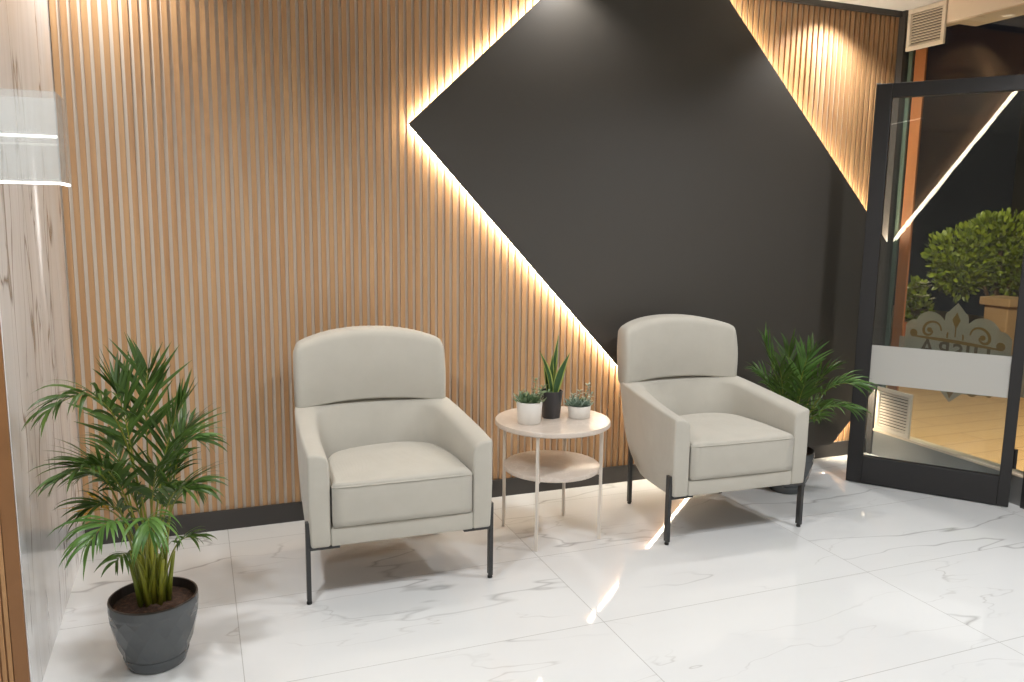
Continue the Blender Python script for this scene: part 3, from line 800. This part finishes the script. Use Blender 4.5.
def ribbon(pts, w):
    out = []; pts = [Vector(p) for p in pts]; L_, R_ = [], []
    for i, p in enumerate(pts):
        t = (pts[min(i + 1, len(pts) - 1)] - pts[max(i - 1, 0)]).normalized(); n = Vector((-t.y, t.x)); ww = w * (.45 + .55 * math.sin(PI * (i + .5) / len(pts)))
        L_.append(p + n * ww); R_.append(p - n * ww)
    return [[tuple(L_[i]), tuple(L_[i + 1]), tuple(R_[i + 1]), tuple(R_[i])] for i in range(len(pts) - 1)]
flat([[(0, .235), (.026, .185), (0, .125), (-.026, .185)], [(-.004, .13), (.004, .13), (.004, .075), (-.004, .075)]], M['gold'], 'spear_ornament', .0007, .0013)
flat([[(0, -.245), (.022, -.283), (0, -.325), (-.022, -.283)]], M['gold'], 'diamond_ornament', .0007, .0013)
for s in (-1, 1):
    sp = [(s * (.165 + (.074 - .0085 * k / 3) * math.cos(.1 + PI + -.0 - k * .30)), .095 + (.074 - .0085 * k / 3) * math.sin(.1 + k * .30)) for k in range(22)]
    flat(ribbon(sp, .009) + [circ(s * .168, .098, .017, 16)], M['gold'], 'scroll_ornament', .0007, .0013)
    flat([circ(s * .275, .062, .026)], M['gold'], 'ball_ornament', .0007, .0013)
    flat(ribbon([(s * .05, .062), (s * .05, .085), (s * .046, .10)], .006), M['gold'], 'sprout_ornament', .0007, .0013)
    flat(ribbon([(s * (.09 + .085 * k / 14), -.25 - .022 * math.sin(PI * k / 14)) for k in range(15)], .009), M['gold'], 'curl_ornament', .0007, .0013)
    flat([circ(s * .235, -.245, .018)], M['gold'], 'ball_ornament', .0007, .0013)
flat(ribbon([(-.27 + .54 * k / 20, .045 + .002 * math.cos((k / 10 - 1) * PI)) for k in range(21)], .011), M['gold'], 'base_line', .0007, .0013)
cu = bpy.data.curves.new('lettering', 'FONT'); cu.body = 'HISRA'; cu.align_x = 'CENTER'; cu.size = .155; cu.extrude = .0003; cu.space_character = 1.12; cu.offset = .002
tmp = bpy.data.objects.new('lettering_source', cu); COL.objects.link(tmp)
dg = bpy.context.evaluated_depsgraph_get(); me = bpy.data.meshes.new_from_object(tmp.evaluated_get(dg))
bpy.data.objects.remove(tmp); bpy.data.curves.remove(cu)
me.materials.clear(); me.materials.append(M['brownink'])
o = bpy.data.objects.new('lettering', me); COL.objects.link(o); o.parent = sg
o.matrix_local = Matrix(((0, 0, 1, .001), (1, 0, 0, 0), (0, 1, 0, -.072), (0, 0, 0, 1)))   # reads from outside, mirrored from within

# ------------------------------------------------------------------ plants outside
def shrub(name, label, cat, loc, blobs, mat, leaf, n, pot=None, flower=None):
    t = thing(name, label, cat, loc)
    rnd = random.Random(5); m = MB()
    for k in range(n):
        c, r = rnd.choice(blobs); v = Vector((rnd.gauss(0, 1), rnd.gauss(0, 1), rnd.gauss(0, 1))).normalized()
        p = Vector(c) + v * r * rnd.uniform(.55, 1.0); dd = (v + Vector((rnd.uniform(-.5, .5), rnd.uniform(-.5, .5), rnd.uniform(0, .9)))).normalized()
        l = leaf * rnd.uniform(.6, 1.2); s = dd.cross(Vector((rnd.uniform(-1, 1), rnd.uniform(-1, 1), rnd.uniform(-1, 1))))
        blade(m, [p, p + dd * l * .4, p + dd * l * .75, p + dd * l], l * .28, .2, s)
    m.build('foliage', mat, t, smooth='all', fixn=False)
    if flower:
        for k in range(flower):
            c, r = rnd.choice(blobs); v = Vector((rnd.gauss(0, 1), rnd.gauss(0, 1), abs(rnd.gauss(0, 1)))).normalized(); p = Vector(c) + v * r * 1.02
            m = MB()
            for j in range(5):
                a = j * 2 * PI / 5; q = Vector((math.cos(a), math.sin(a), .3)); blade(m, [p, p + q * .03, p + q * .07], .026, .1, Vector((-q.y, q.x, 0)), lambda u: [.3, 1, .3][round(u * 2)])
            m.build('flower', M['flower'], t, fixn=False)
    return t
t = shrub('shrub', 'round leafy bush lit green outside the window', 'shrub', (7.3, 1.50, -.02),
          [((0, 0, 1.20), .36), ((-.25, .2, 1.14), .29), ((.28, -.22, 1.14), .31), ((-.08, .08, 1.34), .18), ((.1, -.12, 1.0), .28), ((-.22, .22, .98), .22), ((.36, -.30, 1.2), .24)], M['shrub'], .06, 5200)
m = MB(); m.tube([(0, 0, .36), (.01, .01, .6), (0, 0, 1.2)], [.035, .03, .02], 8); m.tube([(0, 0, .6), (.15, -.1, 1.1)], [.02, .012], 8); m.tube([(0, 0, .6), (-.15, .12, 1.1)], [.02, .012], 8); m.build('trunk', M['bark'], t, smooth='all')
m = MB(); m.lathe([(0, 0), (.16, 0), (.20, .36), (.22, .40), (.19, .40), (.18, .34), (0, .34)], 32); m.build('planter', M['terracotta'], t, smooth=True)
t = shrub('flowering_plant', 'small plant with pale flowers outside beside the window post', 'plant', (6.9, 2.06, -.02), [((0, 0, .78), .12), ((.03, -.05, .62), .13)], M['shrub'], .07, 320, flower=16)
m = MB(); m.lathe([(0, 0), (.09, 0), (.12, .5), (.10, .5), (.1, .46), (0, .46)], 28); m.build('planter', M['terracotta'], t, smooth=True)
t = thing('pedestal', 'square stone pedestal standing outside beside the bush', 'pedestal', (6.85, 1.06, -.02))
m = MB(); m.box(-.11, .11, -.11, .11, 0, .76); m.build('shaft', M['planter'], t, bevel=.01)
m = MB(); m.box(-.14, .14, -.14, .14, .76, .83); m.build('top_slab', M['planter'], t, bevel=.01)

# ------------------------------------------------------------------ lamps of the room
def spot(name, loc, tgt, power, size, blend=.5, rad=.03, col=(1, .98, .95)):
    l = bpy.data.lights.new(name, 'SPOT'); l.energy = power; l.spot_size = size; l.spot_blend = blend; l.shadow_soft_size = rad; l.color = col
    o = bpy.data.objects.new(name, l); COL.objects.link(o); o.location = loc
    o.rotation_euler = (Vector(tgt) - Vector(loc)).to_track_quat('-Z', 'Y').to_euler(); return o
def area(name, loc, sx, sy, power, col=(.95, .975, 1), tgt=None):
    l = bpy.data.lights.new(name, 'AREA'); l.shape = 'RECTANGLE'; l.size = sx; l.size_y = sy; l.energy = power; l.color = col
    o = bpy.data.objects.new(name, l); COL.objects.link(o); o.location = loc
    if tgt: o.rotation_euler = (Vector(tgt) - Vector(loc)).to_track_quat('-Z', 'Y').to_euler()
    return o
def downlight(x, y, label, power, size=1.5, tgt=None, blend=.6):
    t = thing('downlight', label, 'ceiling light', (x, y, ZC), 0, 'recessed downlights')
    m = MB(); m.lathe([(.034, -.001), (.036, -.006), (.046, -.006), (.048, 0)], 28, close=True); m.build('trim_ring', M['vent'], t, smooth=True)
    m = MB(); m.lathe([(0, -.0005), (.034, -.0005), (.034, -.002), (0, -.002)], 24); m.build('lens', M['lamp'], t)
    spot('downlight_beam', (x, y, ZC - .015), tgt or (x, y, 0), power, size, blend)
downlight(.20, -.22, 'recessed downlight over the slats near the marble column', 46, 2.2, (.2, -.1, 0))
downlight(2.17, -.2, 'recessed downlight over the upper edge of the black panel', 32, 2.2, (2.25, -.1, 0))
downlight(3.78, -.2, 'recessed downlight over the slats near the glass door', 95, 2.2, (3.78, -.12, 0))
def big_downlight(x, y, label, power):
    t = thing('downlight', label, 'ceiling light', (x, y, ZC), 0, 'large round downlights')
    m = MB(); m.lathe([(.088, -.001), (.09, -.008), (.108, -.008), (.112, 0)], 40, close=True); m.build('trim_ring', M['pot_white'], t, smooth=True)
    m = MB(); m.lathe([(0, -.0005), (.088, -.0005), (.088, -.003), (0, -.003)], 32); m.build('diffuser', M['lamp'], t)
    spot('downlight_beam', (x, y, ZC - .02), (x, y, 0), power, 2.75, .5, .085, (.95, .975, 1))
for x, y, pw, lb in ((.1, -2.05, 255, 'large round ceiling downlight out in front of the marble column'), (1.8, -2.3, 135, 'large round ceiling downlight out in front of the side table'),
                     (3.5, -2.0, 255, 'large round ceiling downlight nearest the glass door'), (.6, -4.8, 120, 'large round ceiling downlight deep in the lobby, column side'), (3.0, -4.8, 120, 'large round ceiling downlight deep in the lobby, door side')):
    big_downlight(x, y, lb, pw)
t = thing('ceiling_strip_lamp', 'slim linear ceiling light left in the lobby', 'ceiling light', (-1.7, -3.75, ZC))
m = MB(); m.box(-.65, .65, -.025, .025, -.012, 0); m.build('housing', M['pot_white'], t)
m = MB(); m.box(-.64, .64, -.02, .02, -.015, -.012); m.build('diffuser', M['lampedge'], t)
downlight(.20, -.58, 'added narrow downlight making the bright streak on the marble column face', 1100, .062, (.0, -.58, 1.40), 1)  # added lamp, no known fixture here; throws the bright streak onto the marble
# lamps outside: warm garden light on the deck and the bush
def garden(x, y, z, tgt, power, size, label):
    t = thing('garden_spotlight', label, 'outdoor light', (x, y, z))
    dr = (Vector(tgt) - Vector((x, y, z))).normalized(); q = dr.to_track_quat('Z', 'Y').to_matrix().to_4x4()
    m = MB(); m.lathe([(.0, -.12), (.03, -.12), (.04, 0), (.036, 0), (.034, -.02), (0, -.02)], 20); 
    m.v = [q @ p for p in m.v]; m.build('housing', M['doorframe'], t)
    spot('garden_beam', Vector((x, y, z)) + dr * .03, tgt, power, size, .5, .03, (1, .86, .62))
garden(5.2, 1.9, 2.35, (7.2, 1.65, 1.3), 420, .8, 'black spotlight outside aimed at the bush')
garden(4.75, -.6, 2.5, (6.6, .6, 0), 700, 1.9, 'black spotlight outside over the deck')

w = bpy.data.worlds.new('night'); S.world = w; w.use_nodes = True
w.node_tree.nodes['Background'].inputs[0].default_value = (.012, .014, .02, 1); w.node_tree.nodes['Background'].inputs[1].default_value = .5

# ------------------------------------------------------------------ camera
f_px, yaw, pitch, roll = 807.38, math.radians(21.453), math.radians(-8.686), math.radians(.741)
cam = bpy.data.cameras.new('camera'); cam.sensor_width = 36; cam.lens = f_px * 36 / 1024; cam.clip_start = .05
co = bpy.data.objects.new('camera', cam); COL.objects.link(co); S.camera = co
sy, cy, sp, cp = math.sin(yaw), math.cos(yaw), math.sin(pitch), math.cos(pitch)
fw = Vector((sy * cp, cy * cp, sp)); r = Vector((cy, -sy, 0)); u = r.cross(fw)
r2 = r * math.cos(roll) + u * math.sin(roll); u2 = -r * math.sin(roll) + u * math.cos(roll)
mt = Matrix((r2, u2, -fw)).transposed().to_4x4(); mt.translation = (.490, -3.741, 1.42); co.matrix_world = mt

S.view_settings.view_transform = 'Standard'; S.view_settings.look = 'None'; S.view_settings.gamma = 1; S.view_settings.use_curve_mapping = False
S.view_settings.exposure = -0.75
S.cycles.use_denoising = True
S.cycles.max_bounces = 10; S.cycles.transparent_max_bounces = 16; S.cycles.sample_clamp_indirect = 6
S.cycles.caustics_reflective = False; S.cycles.caustics_refractive = False
